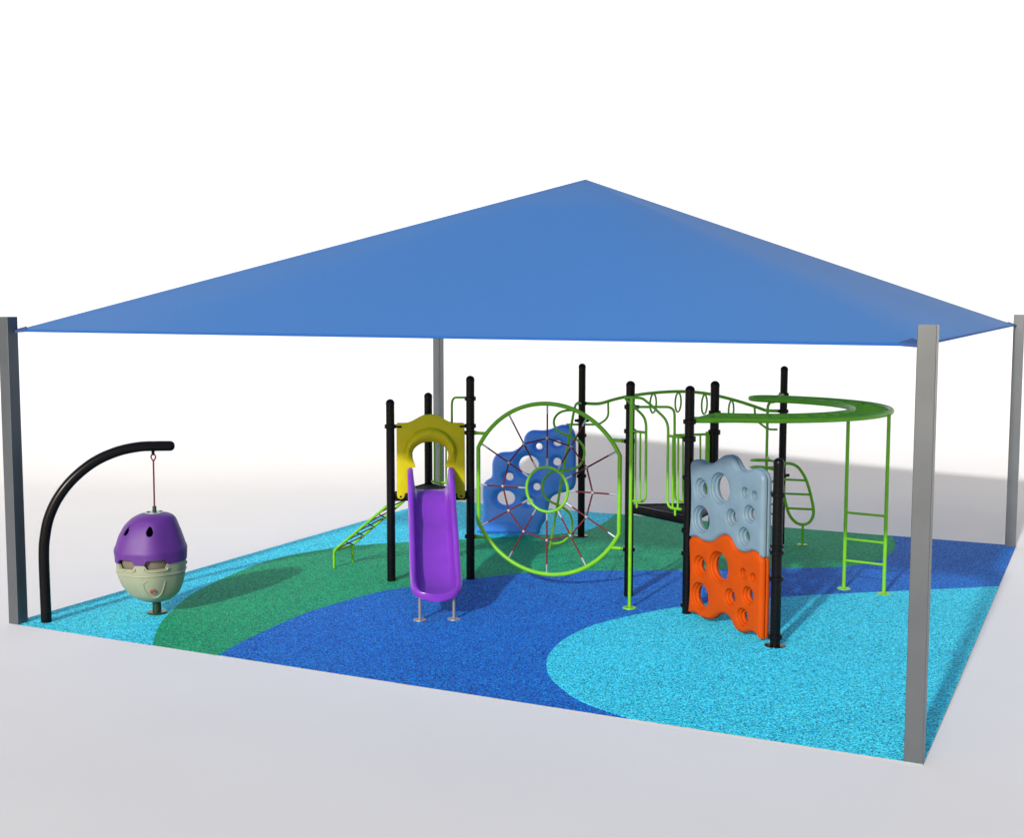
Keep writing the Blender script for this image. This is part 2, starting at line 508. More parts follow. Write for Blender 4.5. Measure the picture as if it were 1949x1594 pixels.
# ------------------------------------------------------------------ play structure
play = thing("play_structure", (0.9, 18.3, 0), "black-posted play structure with purple slide, rope wheel, climbing walls and lime green bars", "play structure")
A = Vector((-1.816, 18.554, 0)); C = Vector((-0.626, 18.670, 0)); B = Vector((-1.322, 19.648, 0))
D = Vector((1.246, 22.187, 0)); E_ = Vector((1.669, 17.566, 0)); F = Vector((2.366, 16.574, 0)); H = Vector((2.877, 17.674, 0))
G = Vector((3.224, 14.977, 0)); J = Vector((4.687, 21.50, 0))
PR = 0.0635
def zat(px_y, P):
    """height at which an upright at P crosses picture row px_y"""
    lo, hi = -1.0, 9.0
    for _ in range(50):
        mid = (lo + hi) / 2; q = np.array([P.x, P.y, mid - CAMZ])
        y = H0 / 2 + FOC * (q @ DN) / (q @ _f)
        if y > px_y: lo = mid
        else: hi = mid
    return lo

def collar(post, P, z, toward=None, h=0.06):
    bm = bmesh.new()
    r0, r1 = PR + 0.001, PR + 0.024
    lathe(bm, P + Vector((0, 0, z - h / 2)), [(r0, 0), (r1 - 0.006, 0), (r1, 0.006), (r1, h - 0.006), (r1 - 0.006, h), (r0, h)], 24)
    dirs = [Vector((1, 0, 0)), Vector((-1, 0, 0))] if toward is None else [(V(toward) - P).to_2d().to_3d().normalized()]
    for d in dirs:
        q = Vector((-d.y, d.x, 0))
        obox(bm, P + d * (PR + 0.035) + Vector((0, 0, z)), d * 0.03, q * 0.014, Vector((0, 0, h * 0.42)), 0.005)
        tube(bm, [P + d * (PR + 0.04) + q * 0.03 + Vector((0, 0, z)), P + d * (PR + 0.04) - q * 0.03 + Vector((0, 0, z))], 0.008, 8)
    link("collar", bm, BLACK, post)

def make_post(P, h, collars, flange=False):
    bm = bmesh.new()
    tube(bm, [P + Vector((0, 0, 0.0)), P + Vector((0, 0, h - PR))], PR, 28)
    post = link("post", bm, BLACK, play)
    bm = bmesh.new()
    lathe(bm, P + Vector((0, 0, h - PR - 0.02)), [(PR + 0.003, 0), (PR + 0.003, 0.02)] + [((PR + 0.003) * math.cos(a), 0.02 + PR * math.sin(a)) for a in [math.pi / 2 * k / 8 for k in range(1, 9)]][:-1] + [(0, 0.02 + PR)], 28)
    link("cap", bm, BLACK, post)
    if flange:
        bm = bmesh.new()
        lathe(bm, P, [(0, 0.028), (PR + 0.005, 0.028), (0.125, 0.024), (0.13, 0.018), (0.13, 0.0)], 28)
        link("base_flange", bm, BLACK, post)
    for c in collars: collar(post, P, *c)
    return post
zc = lambda y, P: zat(y, P)
make_post(A, 2.76, [(zc(812, A), C)])
make_post(B, 2.78, [(zc(800, B), C)])
make_post(C, 3.105, [(zc(759, C), B), (zc(811, C), A), (zc(824, C), E_, 0.06), (zc(1021, C), E_, 0.06)])
make_post(D, 3.12, [(zc(768, D), J), (zc(801, D), None), (zc(829, D), A), (zc(906, D), A)], True)
make_post(E_, 3.10, [(zc(775, E_), H), (zc(821, E_), F), (zc(840, E_), C, 0.06), (zc(1046, E_), C, 0.06)])
make_post(F, 3.10, [(zc(803, F), H), (zc(836, F), H, 0.07), (zc(909, F), G), (zc(1010, F), G), (zc(1053, F), G), (zc(1152, F), G)])
make_post(H, 3.095, [(zc(786, H), F, 0.06), (zc(823, H), F, 0.07)])
make_post(G, 2.333, [(zc(942, G), F, 0.055), (zc(1052, G), F, 0.05), (zc(1040, G), J, 0.03), (zc(1102, G), F, 0.055), (zc(1212, G), F, 0.055)], True)
make_post(J, 3.115, [(zc(783, J), D), (2.622, F), (zc(905, J), None)])

# --- decks
def deck(a, b, c):
    cen = (a + b + c) / 3
    bm = bmesh.new()
    tri = [cen + (p - cen) * 1.0 for p in (a, b, c)]
    poly = []
    for i in range(3):          # corners cut back round the posts
        p, q, r = tri[i], tri[(i + 1) % 3], tri[i - 1]
        poly += [p + (r - p).normalized() * 0.075, p + (q - p).normalized() * 0.075]
    prism(bm, poly, 1.235, 1.33, 0.008)
    d = link("deck", bm, DECKM, play, angle=30)
    for i in range(3):
        p, q = tri[i], tri[(i + 1) % 3]; t = (q - p).normalized(); nn = Vector((t.y, -t.x, 0))
        if nn.dot(p - cen) < 0: nn = -nn
        bm = bmesh.new()
        obox(bm, (p + q) / 2 + nn * 0.014 + Vector((0, 0, 1.285)), t * ((q - p).length / 2 - 0.07), nn * 0.013, Vector((0, 0, 0.06)), 0.005)
        link("fascia", bm, BLACK, d, angle=30)
    return d
deck(A, C, B); deck(E_, F, H)

# --- slide
AC = (C - A).normalized(); OUT = Vector((AC.y, -AC.x, 0))
MID = (A + C) / 2
def station(d, z, k, h, ang, rim=0.044, lift=0.0):
    """ring of points of a trough cross-section; k narrows it"""
    o = MID + OUT * d + Vector((0, 0, z))
    nn = Vector((0, 0, 1)) * math.cos(ang) + OUT * math.sin(ang)
    w = 0.262
    half = [(0.0, 0.0), (w - 0.085, 0.0), (w - 0.052, min(0.010, h * 0.2)), (w - 0.028, min(0.040, h * 0.4)), (w - 0.012, min(h * 0.5 + 0.01, h * 0.7)), (w, h * 0.9)]
    for a in range(0, 9):           # rolled rim
        an = math.pi - math.pi * a / 8
        half.append((w + rim + rim * math.cos(an), h + rim * math.sin(an)))
    half += [(w + rim * 2, h - 0.03), (w + rim * 1.9, h - 0.045), (w + rim * 1.4, h - 0.05), (w + 0.03, min(-0.03, h - 0.055)), (w - 0.05, -0.05), (0.0, -0.05)]
    for i in range(6): half[i] = (half[i][0], half[i][1] * (1 - lift) + (h + rim * 0.9) * lift)
    right = [o + AC * x * k + nn * y for x, y in half]
    left = [o - AC * x * k + nn * y for x, y in half]
    return right + left[1:-1][::-1]
path = [(-0.06, 1.385, 1.0, 0.265), (-0.03, 1.385, 1.0, 0.292), (0.03, 1.383, 1.0, 0.307), (0.10, 1.378, 1.0, 0.295), (0.20, 1.362, 1.0, 0.25), (0.30, 1.322, 1.0, 0.215), (0.42, 1.235, 1.0, 0.20), (0.56, 1.14, 1.0, 0.18),
        (0.72, 1.045, 1.0, 0.17), (0.86, 0.985, 1.0, 0.17), (1.00, 0.925, 1.0, 0.17), (1.20, 0.815, 1.0, 0.165), (1.45, 0.65, 1.0, 0.16), (1.68, 0.505, 1.0, 0.155),
        (1.84, 0.425, 1.0, 0.150), (1.98, 0.382, 1.0, 0.140), (2.12, 0.362, 1.0, 0.125)]
for j in range(1, 13):              # the exit rounds off to a lip
    t = math.sin(math.pi / 2 * j / 12) if j < 12 else 0.9995
    path.append((2.12 + 0.40 * t, 0.362 - 0.012 * t - 0.02 * t ** 8, max(0.10, (1 - t ** 3.2) ** (1 / 3.2)), 0.125 - 0.112 * t ** 1.3, max(0.0, (t - 0.84) / 0.16) ** 1.5))
bm = bmesh.new(); rings = []
for i, (d, z, w, h, *lf) in enumerate(path):
    a, b = path[max(i - 1, 0)], path[min(i + 1, len(path) - 1)]
    ang = math.atan2(a[1] - b[1], b[0] - a[0])
    if i >= len(path) - 6: ang = 0.08
    rings.append([bm.verts.new(p) for p in station(d, z, w, h, ang, lift=lf[0] if lf else 0.0)])
n = len(rings[0])
for P_, Q in zip(rings, rings[1:]):
    for k in range(n): bm.faces.new((P_[k], P_[(k + 1) % n], Q[(k + 1) % n], Q[k]))
bm.faces.new(rings[0]); bm.faces.new(rings[-1])
slide = link("slide", bm, PURPLE, play, angle=55)
slide["label"] = "glossy purple straight slide with rolled sides"
for sx in (-0.225, 0.225):
    bm = bmesh.new(); base = MID + OUT * 2.40 + AC * sx
    tube(bm, [base, base + Vector((0, 0, 0.335))], 0.021, 14)
    lathe(bm, base, [(0, 0.024), (0.03, 0.024), (0.085, 0.020), (0.088, 0.014), (0.088, 0)], 22)
    link("leg", bm, STEEL, slide)

# --- yellow slide entrance hood
HO = 0.035          # how far its face stands in front of the post line
def ac(zx, zy): 
    p = on_wall(730 + zx / 7.247, 740 + zy / 7.247, A, C, HO) - A
    return (p.dot(AC), p.z)
o1 = [(178, 500), (186, 480), (205, 474), (270, 476), (335, 472), (395, 448), (450, 418), (500, 388), (560, 364), (640, 356), (725, 364), (790, 390), (850, 430), (905, 458), (960, 472), (1030, 474),
      (1095, 474), (1112, 484), (1118, 505), (1122, 800), (1124, 1200), (1126, 1490), (1112, 1516), (1075, 1524), (1035, 1516), (1018, 1490), (1012, 1450), (958, 1440), (952, 1330), (948, 1180), (940, 1110), (905, 1092), (866, 1090)]
o2 = [(868, 1030), (885, 985), (894, 930), (890, 880), (868, 835), (825, 790), (760, 754), (700, 738), (645, 735), (590, 740), (525, 756), (460, 795), (418, 840), (400, 890), (402, 950), (418, 1010), (434, 1050),
      (440, 1088), (400, 1094), (362, 1104), (350, 1140), (348, 1220), (346, 1330), (342, 1440), (300, 1450), (292, 1490), (275, 1520), (238, 1530), (200, 1518), (186, 1490), (182, 1200), (180, 800)]
out2 = [ac(*q) for q in o1 + o2]
edge = [(0.012, 0), (0.004, 0.003), (0, 0.010), (0, 0.036), (0.006, 0.042)]
bm = panel(out2, [], edge, A + OUT * HO, AC, OUT)
hood = link("entrance_panel", bm, YELLOW, play, angle=35)
hood["label"] = "yellow arched panel at the top of the slide"
# bulging hood ring round the opening
inner = [ac(*q) for q in [(868, 1060), (885, 985), (894, 930), (886, 875), (866, 835), (825, 790), (760, 754), (700, 739), (645, 735), (590, 740), (525, 756), (460, 795), (420, 838), (401, 890), (402, 950), (418, 1010), (434, 1060)]]
outer = [ac(*q) for q in [(985, 1060), (1003, 960), (1005, 880), (995, 810), (965, 735), (920, 670), (855, 605), (760, 558), (650, 540), (545, 558), (445, 605), (375, 670), (325, 740), (295, 815), (285, 890), (290, 960), (305, 1060)]]
bm = bmesh.new(); rows = []
NS = 14
si, so = [tuple(p)[:2] for p in spline([(a, b, 0) for a, b in inner], 3)], [tuple(p)[:2] for p in spline([(a, b, 0) for a, b in outer], 3)]
for ri_, ((a, b), (c, d)) in enumerate(zip(si, so)):
    row = []; q_ = ri_ / (len(si) - 1); fade = min(1.0, q_ / 0.2, (1 - q_) / 0.2); fade = fade * fade * (3 - 2 * fade)
    for k in range(NS + 1):
        s = k / NS
        h = 0.105 * fade * math.sin(math.pi * min(1, (1 - s) * 1.0) ** 0.75) ** 0.8 if 0 < s < 1 else 0.0
        row.append(bm.verts.new(A + OUT * (HO + 0.001 + h) + AC * (a + (c - a) * s) + Vector((0, 0, b + (d - b) * s))))
    rows.append(row)
for P_, Q in zip(rows, rows[1:]):
    for k in range(NS): bm.faces.new((P_[k], P_[k + 1], Q[k + 1], Q[k]))
back = [[bm.verts.new(v.co - OUT * 0.02) for v in (r[0], r[-1])] for r in rows]
for i in range(len(rows) - 1):
    bm.faces.new((rows[i][0], rows[i + 1][0], back[i + 1][0], back[i][0])); bm.faces.new((rows[i][-1], rows[i + 1][-1], back[i + 1][1], back[i][1]))
for i in (0, -1): bm.faces.new(rows[i] + [back[i][1], back[i][0]])
link("hood_rim", bm, YELLOW, hood, angle=60)
for q in ((222, 528), (1075, 522), (236, 1492), (1074, 1484)):
    s, z = ac(*q); bm = bmesh.new()
    lathe(bm, A + AC * s + OUT * (HO - 0.001) + Vector((0, 0, z)), [(0.016, 0), (0.016, 0.008), (0.010, 0.013), (0, 0.014)], 14, OUT)
    link("bolt", bm, BLACK, hood)
for q, s1 in (((222, 528), 0.07), ((1075, 522), (C - A).length - 0.07)):
    s, z = ac(*q); bm = bmesh.new()
    a0, a1 = A + AC * s1, A + AC * (s + (0.03 if s1 < 0.5 else -0.03))
    obox(bm, (a0 + a1) / 2 + OUT * (HO + 0.004) + Vector((0, 0, z)), AC * (abs(s1 - s) + 0.03) / 2, OUT * 0.004, Vector((0, 0, 0.016)), 0.003)
    link("bracket", bm, BLACK, hood)

# --- half-barriers and access rails
TR = 0.0185
def tube_part(name, paths, parent, material=GREEN, r=TR, seg=12, caps=True):
    bm = bmesh.new()
    for p in paths:
        rr = r
        if isinstance(p, tuple) and isinstance(p[0], float): rr, p = p
        tube(bm, p, rr, seg)
    return link(name, bm, material, parent)

def bar(wall, x, y0, y1, off=0.0): return [on_wall(x, y0, *wall, off), on_wall(x, y1, *wall, off)]
# slide deck, side between B and C
bw = (B, C)
bf = lambda x, y: on_wall(x, y, B, C)
tube_part("guard_rail", [fillet([bf(888, 757), bf(860, 757), bf(860, 921), bf(822, 917)], 0.12), [bf(822, 836), bf(860, 833)],
                         (0.014, [bf(827, 836), bf(827, 917)]), (0.014, [bf(838, 835), bf(838, 918)]), (0.014, [bf(849, 834), bf(849, 920)]),
                         (0.014, [bf(838, 918), bf(838, 927)])], play)
# tower E F H: yoke over the pole entry with a half-barrier on each side
ef = lambda x, y: on_wall(x, y, E_, F, 0.03)
pt = Vector((1.618, 16.859, 0)); ptop = pt + Vector((0, 0, zat(757, pt)))
Lp, Rp = at_depth(1188, 757, 16.93), at_depth(1222, 758, 16.88)
fire = tube_part("fire_pole", [(0.024, [pt, ptop + Vector((0, 0, 0.01))])], play)
bm = bmesh.new(); lathe(bm, pt, [(0, 0.03), (0.026, 0.03), (0.09, 0.026), (0.095, 0.018), (0.095, 0)], 24); link("base_flange", bm, GREEN, fire)
tube_part("yoke", [fillet([ef(1205, 954), ef(1229, 956), ef(1230, 797), Lp, ptop, Rp, ef(1239, 771), ef(1272, 803), ef(1270, 967), ef(1296, 970)], 0.13)], fire)
tube_part("half_barrier", [[ef(1204, 821), ef(1230, 824)], (0.014, [ef(1210, 822), ef(1209, 954)]), (0.014, [ef(1219, 823), ef(1218, 955)]), (0.016, [ef(1212, 954), ef(1212, 967)])], play)
tube_part("half_barrier", [[ef(1272, 830), ef(1298, 833)], (0.014, [ef(1281, 831), ef(1280, 969)]), (0.014, [ef(1291, 832), ef(1290, 970)]), (0.016, [ef(1285, 969), ef(1285, 982)])], play)
eh = lambda x, y: on_wall(x, y, E_, H)
tube_part("guard_rail", [fillet([eh(1206, 775), eh(1284, 775), eh(1284, 955), eh(1350, 955)], 0.12), [eh(1284, 829), eh(1350, 827)],
                         (0.014, [eh(1300, 829), eh(1300, 955)]), (0.014, [eh(1316, 828), eh(1316, 955)]), (0.014, [eh(1333, 828), eh(1333, 955)])], play)
bm = bmesh.new()
p0, p1 = eh(1346, 822), eh(1346, 958)
eh_u = (H - E_).normalized()
obox(bm, (p0 + p1) / 2, eh_u * 0.03, Vector((-eh_u.y, eh_u.x, 0)) * 0.022, Vector((0, 0, (p0.z - p1.z) / 2)), 0.008)
link("rail_plate", bm, GREEN, play, angle=30)

# --- rope stair up to the slide deck
AB = (B - A).normalized(); mAB = (A + B) / 2
s0, s1 = Vector((-2.806, 19.442, 0)), Vector((-2.572, 19.883, 0))
outAB = (((s0 + s1) / 2) - mAB).normalized()
t0, t1 = mAB - AB * 0.25 + outAB * 0.03 + Vector((0, 0, 1.27)), mAB + AB * 0.25 + outAB * 0.03 + Vector((0, 0, 1.27))
k0, k1 = s0 + Vector((0, 0, 0.29)), s1 + Vector((0, 0, 0.29))
stair = tube_part("rope_ladder", [fillet([s0, k0, t0], 0.08), fillet([s1, k1, t1], 0.08), [k0, k1]], play, r=0.021)
stair["label"] = "sloping lime green ladder with crossed dark red ropes"
cuts = 6
for i in range(cuts):
    a, b = i / cuts + 0.01, (i + 1) / cuts
    tube_part("rope", [[k0.lerp(t0, a), k1.lerp(t1, b)], [k1.lerp(t1, a), k0.lerp(t0, b)]], stair, ROPE, 0.011, 8)

# --- rope wheel between C and E
CE = (E_ - C).normalized(); NCE = Vector((CE.y, -CE.x, 0))
if NCE.y > 0: NCE = -NCE
cs, cz, cr = 1.266, 1.468, 1.262
def ce(s, z, o=0.0): return C + CE * s + Vector((0, 0, z)) + NCE * o
hw = 1.13; aa = math.acos(hw / cr)
fr = [ce(cs + cr * math.cos(a), cz + cr * math.sin(a)) for a in np.linspace(aa, math.pi - aa, 36)] + [ce(cs + cr * math.cos(a), cz + cr * math.sin(a)) for a in np.linspace(math.pi + aa, 2 * math.pi - aa, 36)]
net = tube_part("rope_wheel", [], play)
bpy.data.objects.remove(net)
bm = bmesh.new(); tube(bm, fr, 0.0315, 16, closed=True)
for z in (zat(824, C), zat(1021, C)): tube(bm, [ce(0.06, z), ce(cs - math.sqrt(max(0.0, cr ** 2 - (z - cz) ** 2)) + 0.0, z)], 0.024, 12)
for z in (zat(840, E_), zat(1046, E_)): tube(bm, [ce((E_ - C).length - 0.06, z), ce(cs + math.sqrt(cr ** 2 - (z - cz) ** 2), z)], 0.024, 12)
net = link("rope_wheel", bm, GREEN, play)
net["label"] = "round lime green frame strung with a dark red rope web"
bm = bmesh.new(); hr = 0.33
tube(bm, [ce(cs + hr * math.cos(a), cz + hr * math.sin(a)) for a in np.linspace(0, 2 * math.pi, 49)[:-1]], 0.0215, 14, closed=True)
link("hub_ring", bm, GREEN, net)
def frame_r(a):
    c = abs(math.cos(a)); return min(cr, hw / c) if c > 1e-6 else cr
mids = []
for k in range(12):
    a = math.pi / 2 + k * math.pi / 6
    R1 = frame_r(a); rm = 0.755 if abs(math.cos(a)) < 0.6 else 0.72
    d = lambda r: ce(cs + r * math.cos(a), cz + r * math.sin(a))
    mids.append(d(rm))
    tube_part("rope", [[d(hr + 0.12), d(R1 - 0.14)]], net, ROPE, 0.0125, 8)
    tube_part("ferrule", [(0.0145, [d(hr + 0.02), d(hr + 0.13)])], net, SILVER, seg=10)
    tube_part("ferrule", [(0.0145, [d(R1 - 0.15), d(R1 - 0.02)])], net, SILVER, seg=10)
    bm = bmesh.new(); bmesh.ops.create_uvsphere(bm, u_segments=12, v_segments=8, radius=0.026, matrix=Matrix.Translation(d(rm)))
    link("rope_clamp", bm, SILVER, net)
for k in range(12): tube_part("rope", [[mids[k], mids[(k + 1) % 12]]], net, ROPE, 0.0125, 8)

# --- climbing wall of two moulded panels between F and G
FG = (G - F).normalized(); NFG = Vector((FG.y, -FG.x, 0))
if NFG.x > 0: NFG = -NFG
T2 = 0.08
def fg(zx, zy, off=T2):
    u = FG; d = ray(1290 + zx / 6.377, 1000 + zy / 6.377); o = F + NFG * off
    t = (NFG.x * o.x + NFG.y * o.y) / (NFG.x * d[0] + NFG.y * d[1])
    p = Vector((d[0] * t, d[1] * t, CAMZ + d[2] * t))
    return ((p - o).dot(FG), p.z)
top_px = [(122, 235), (130, 180), (150, 148), (210, 132), (255, 150), (300, 188), (350, 198), (400, 205), (440, 188), (500, 138), (560, 112), (620, 122), (665, 165), (700, 250), (730, 300), (780, 325), (845, 330),
          (895, 302), (950, 312), (990, 345), (1020, 385)]
topc = [fg(*q, 0.05) for q in top_px]
topc = [tuple(p)[:2] for p in spline([(a, b, 0) for a, b in topc], 4)]
topc = [q for q in topc if q[0] >= topc[0][0] + 0.03]
PH = 1.035
W_END = topc[-1][0] + 0.035; W0s = topc[0][0] + 0.03
right = [(W_END, topc[-1][1] - 0.03)]
prof_top = topc
prof_bot = [(a, b - PH) for a, b in topc]
outl = prof_top + right + [(W_END, right[0][1] - PH * 0.25), (W_END, right[0][1] - PH * 0.5), (W_END, right[0][1] - PH * 0.75), (W_END, prof_bot[-1][1] - 0.03)] + prof_bot[::-1] + [(W0s, topc[0][1] - PH * 0.7), (W0s, topc[0][1] - PH * 0.35)]
outl = even(outl, 0.020, 9)
def dish(r, rin, T, rear=None):
    """terraced recess: two soft steps down to a hole"""
    k = (r - rin) / 2.0; p = [(r + 0.012, 0), (r + 0.004, 0.002), (r, 0.007)]
    dep = T * 0.55; st = dep / 2.0
    for i in range(2):
        r0 = r - k * i
        p += [(r0 - k * 0.12, st * (i + 0.55)), (r0 - k * 0.3, st * (i + 0.86)), (r0 - k * 0.6, st * (i + 0.97)), (r0 - k * 0.92, st * (i + 1.02))]
    p += [(rin, dep + 0.012), (rin + 0.012, dep + 0.03), (rin + 0.028, T - 0.006), (rin + 0.036, T)]
    return p
hpx = [((262, 500), 0.140, 0.078), ((488, 515), 0.205, 0.160), ((262, 868), 0.185, 0.146), ((790, 592), 0.068, 0.042), ((906, 637), 0.056, 0.034), ((628, 878), 0.110, 0.074), ((846, 858), 0.114, 0.076), ((780, 1120), 0.116, 0.070)]
T = 0.16
wedge = [(0.042, 0.0), (0.034, 0.002), (0.016, 0.018), (0.004, 0.034), (0.0, 0.050), (0.0, 0.062), (0.004, 0.066), (0.030, 0.070), (0.030, 0.090), (0.004, 0.094), (0.0, 0.098), (0.0, 0.112), (0.006, 0.130), (0.018, 0.148), (0.036, 0.16)]
wall = None
for nm, lift, mt, lb in (("climbing_panel", 0.0, ORANGE, "lower orange panel of the climbing wall"), ("climbing_panel", PH - 0.008, GREYB, "upper grey blue panel of the climbing wall")):
    hl = []
    for q, r, rin in hpx:
        s, z = fg(*q); hl.append((s, z, dish(r, rin, T), 1.0, 1.0))
    bm = panel(outl, hl, wedge, F + NFG * T2 + Vector((0, 0, lift)), FG, NFG)
    o = link(nm, bm, mt, play, angle=38)
    o["label"] = lb

# --- blue stepped climber beside D
DL = (Vector((-0.75, 22.52, 0)) - D).normalized(); ND = Vector((DL.y, -DL.x, 0))
if ND.y > 0: ND = -ND
def dl(zx, zy, off=0.10):
    p = on_wall(870 + zx / 5.692, 780 + zy / 5.692, D, D + DL, off) - D
    return (p.dot(DL), p.z)
bo = [(196, 1300), (232, 1255), (268, 1170), (276, 1060), (268, 960), (266, 880), (276, 810), (312, 770), (362, 745), (372, 690), (370, 610), (384, 535), (425, 485), (495, 466), (570, 466), (625, 445), (680, 405),
      (710, 385), (714, 325), (742, 265), (800, 228), (880, 231), (955, 230), (1030, 208), (1100, 178), (1175, 170), (1235, 200), (1268, 250), (1278, 320), (1280, 500), (1280, 680), (1278, 800), (1255, 865), (1205, 893),
      (1130, 908), (1060, 930), (1010, 965), (990, 1030), (975, 1110), (960, 1190), (915, 1255), (890, 1318)]
bol = [tuple(p)[:2] for p in spline([dl(*q) + (0,) for q in bo], 3)]
zmin = 0.02
bol = [(a, max(b, zmin)) for a, b in bol]
bol = bol + [(bol[-1][0] * (1 - t) + bol[0][0] * t, zmin) for t in (0.0, 0.25, 0.5, 0.75, 1.0)]
cl = [bol[0]]
for p in bol[1:]:
    if (Vector(p) - Vector(cl[-1])).length > 0.012: cl.append(p)
if (Vector(cl[0]) - Vector(cl[-1])).length < 0.012: cl.pop()
cl = even(cl, 0.024, 4)
TB = 0.20
def soft(r, rin, T):
    return [(r + 0.03, 0), (r + 0.012, 0.004), (r, 0.014), (rin + (r - rin) * 0.6, 0.032), (rin + (r - rin) * 0.25, 0.055), (rin, 0.085), (rin, 0.13), (rin + 0.02, T - 0.01), (rin + 0.04, T)]
bh = [((770, 605), 0.25, 0.170, 1.06, 0.98), ((882, 405), 0.11, 0.058, 1, 1.0), ((1082, 370), 0.11, 0.062, 1.1, 0.8), ((1078, 572), 0.125, 0.070, 1, 1), ((560, 735), 0.125, 0.070, 1, 1),
      ((522, 965), 0.23, 0.155, 1.05, 0.86), ((857, 845), 0.125, 0.066, 1, 1), ((778, 1005), 0.115, 0.062, 1.05, 1)]
bedge = [(0.070, 0.0), (0.056, 0.004), (0.036, 0.018), (0.014, 0.044), (0.002, 0.078), (0.0, 0.10), (0.0, 0.14), (0.010, 0.17), (0.035, 0.19), (0.06, 0.20)]
hl = []
for q, r, rin, sx, sz in bh:
    s, z = dl(*q); hl.append((s, z, soft(r, rin, TB), sx, sz))
bm = panel(cl, hl, bedge, D + ND * 0.10, DL, ND)
o = link("stepped_climber", bm, BLUE, play, angle=50)
o["label"] = "blue stepped climbing panel with round holes"
for q in ((520, 1245, 0.14, 0.035), ):
    s, z = dl(q[0], q[1]); bm = bmesh.new()
    pts = [D + ND * 0.104 + DL * (s + q[2] * math.cos(a)) + Vector((0, 0, z + q[3] * math.sin(a))) for a in np.linspace(0.2, math.pi - 0.2, 14)]
    tube(bm, pts, 0.010, 8); link("moulded_ridge", bm, BLUE, o)

# --- corkscrew pole beside D
q0 = Vector((0.643, 20.985, 0)); q1 = at_depth(1091, 790, 21.55)
dc = D + Vector((0, 0, zat(768, D)))
ck = tube_part("corkscrew_climber", [(0.022, fillet([q0, q1, at_depth(1096, 768, 21.8), dc], 0.12))], play)
axis = (q1 - q0).normalized(); lat = Vector((1, 0, 0)); lat = (lat - axis * lat.dot(axis)).normalized(); dep = axis.cross(lat)
rows_ = [1036, 963, 894, 833, 781]
def on_axis(y):
    lo, hi = 0.0, 1.1
    for _ in range(40):
        mdl = (lo + hi) / 2; p = q0.lerp(q1, mdl); qq = np.array([p.x, p.y, p.z - CAMZ])
        if H0 / 2 + FOC * (qq @ DN) / (qq @ _f) > y: lo = mdl
        else: hi = mdl
    return q0.lerp(q1, lo)
cross = [on_axis(y) for y in rows_]
hp = [cross[0]]
for k in range(4):
    for j in range(13):
        s = j / 12
        if k and j == 0: continue
        c0, c1 = cross[k], cross[k + 1]
        ax_p = c0.lerp(c1, 0.5 - 0.5 * math.cos(math.pi * s) * 0.94 if 0 < s < 1 else s)
        sgn = 1 if k % 2 == 0 else -1
        fade = min(1.0, (k + s) / 0.5, (4 - k - s) / 0.5)
        hp.append(ax_p + lat * (0.31 * sgn * math.sin(math.pi * s) ** 0.8) + dep * (0.12 * math.cos(math.pi * (k + s)) * fade))
tube_part("spiral", [(0.021, spline(hp, 3))], ck)

# --- overhead beam with hoops from D to J
dj = lambda x, y: on_wall(x, y, D, J)
bp_ = [dj(1112, 768), dj(1135, 769), dj(1148, 767), dj(1168, 761), dj(1195, 755), (dj(1232, 749.5)), dj(1275, 746), dj(1310, 746), dj(1345, 749.5), dj(1375, 756), dj(1405, 764), dj(1436, 774), dj(1450, 779), dj(1460, 782), dj(1480, 782.5)]
beam = tube_part("overhead_beam", [(0.028, spline(bp_, 5))], play)
beam["label"] = "long arched lime green beam with hanging hoops"
hd = Vector((0.42, 0.90, 0)).normalized()
for x, y in ((1243.5, 749), (1291, 747), (1341, 751), (1392, 762)):
    t_ = dj(x, y); r_ = 0.168; c_ = t_ - Vector((0, 0, r_ + 0.01))
    bm = bmesh.new(); tube(bm, [c_ + hd * (r_ * math.cos(a)) + Vector((0, 0, r_ * math.sin(a))) for a in np.linspace(0, 2 * math.pi, 37)[:-1]], 0.017, 10, closed=True)
    link("hoop", bm, GREEN, beam)
tube_part("end_loop", [(0.019, fillet([dj(1078, 808.5), dj(1141, 808.5), dj(1158, 795), dj(1157.5, 763)], 0.25))], beam)
tube_part("end_loop", [(0.019, fillet([dj(1480, 818), dj(1462, 818), dj(1438, 800), dj(1436, 774)], 0.2))], beam)

# --- horseshoe overhead ladder from the F-H deck
RC = Vector((3.55, 18.85, 0)); RZ = 2.622; RI, RO = 1.56, 2.10
a0, a1 = math.radians(-117), math.radians(66.5)
rp = lambda a, r, dz=0: RC + Vector((r * math.cos(a), r * math.sin(a), RZ + dz))
outr = [rp(a, RO) for a in np.linspace(a0, a1, 60)]; innr = [rp(a, RI) for a in np.linspace(a0, a1, 60)]
endc = [rp(a1 + 0.19 * math.sin(t), (RO + RI) / 2 + (RO - RI) / 2 * math.cos(t)) for t in np.linspace(0, math.pi, 14)][1:-1]
zF, zH = RZ, RZ
FH = (H - F).normalized()
loop = [F + FH * 0.04 + Vector((0, 0, RZ + 0.02)), F + FH * 0.10 + Vector((0.14, -0.03, RZ + 0.012))] + outr[4:] + endc + innr[::-1]
ring = tube_part("overhead_ladder", [(0.042, loop)], play)
ring["label"] = "flat horseshoe of lime green overhead bars"
nr = 17
for k in range(nr):
    a = a0 + 0.10 + (a1 - a0 - 0.14) * k / (nr - 1)
    tube_part("rung", [(0.017, [rp(a, RO - 0.01), rp(a, RI + 0.01)])], ring)
jd = (J - RC).normalized()
tube_part("connector", [(0.028, [RC + jd * RO + Vector((0, 0, RZ)), J - jd * 0.06 + Vector((0, 0, RZ))])], ring)
tube_part("cross_bar", [(0.026, [F + Vector((0, 0, RZ)), H + Vector((0, 0, RZ))])], ring)
l0, l1 = Vector((4.878, 18.048, 0)), Vector((5.368, 17.72, 0))
legs = tube_part("access_ladder", [(0.027, [l0, l0 + Vector((0, 0, RZ))]), (0.027, [l1, l1 + Vector((0, 0, RZ))])], play)
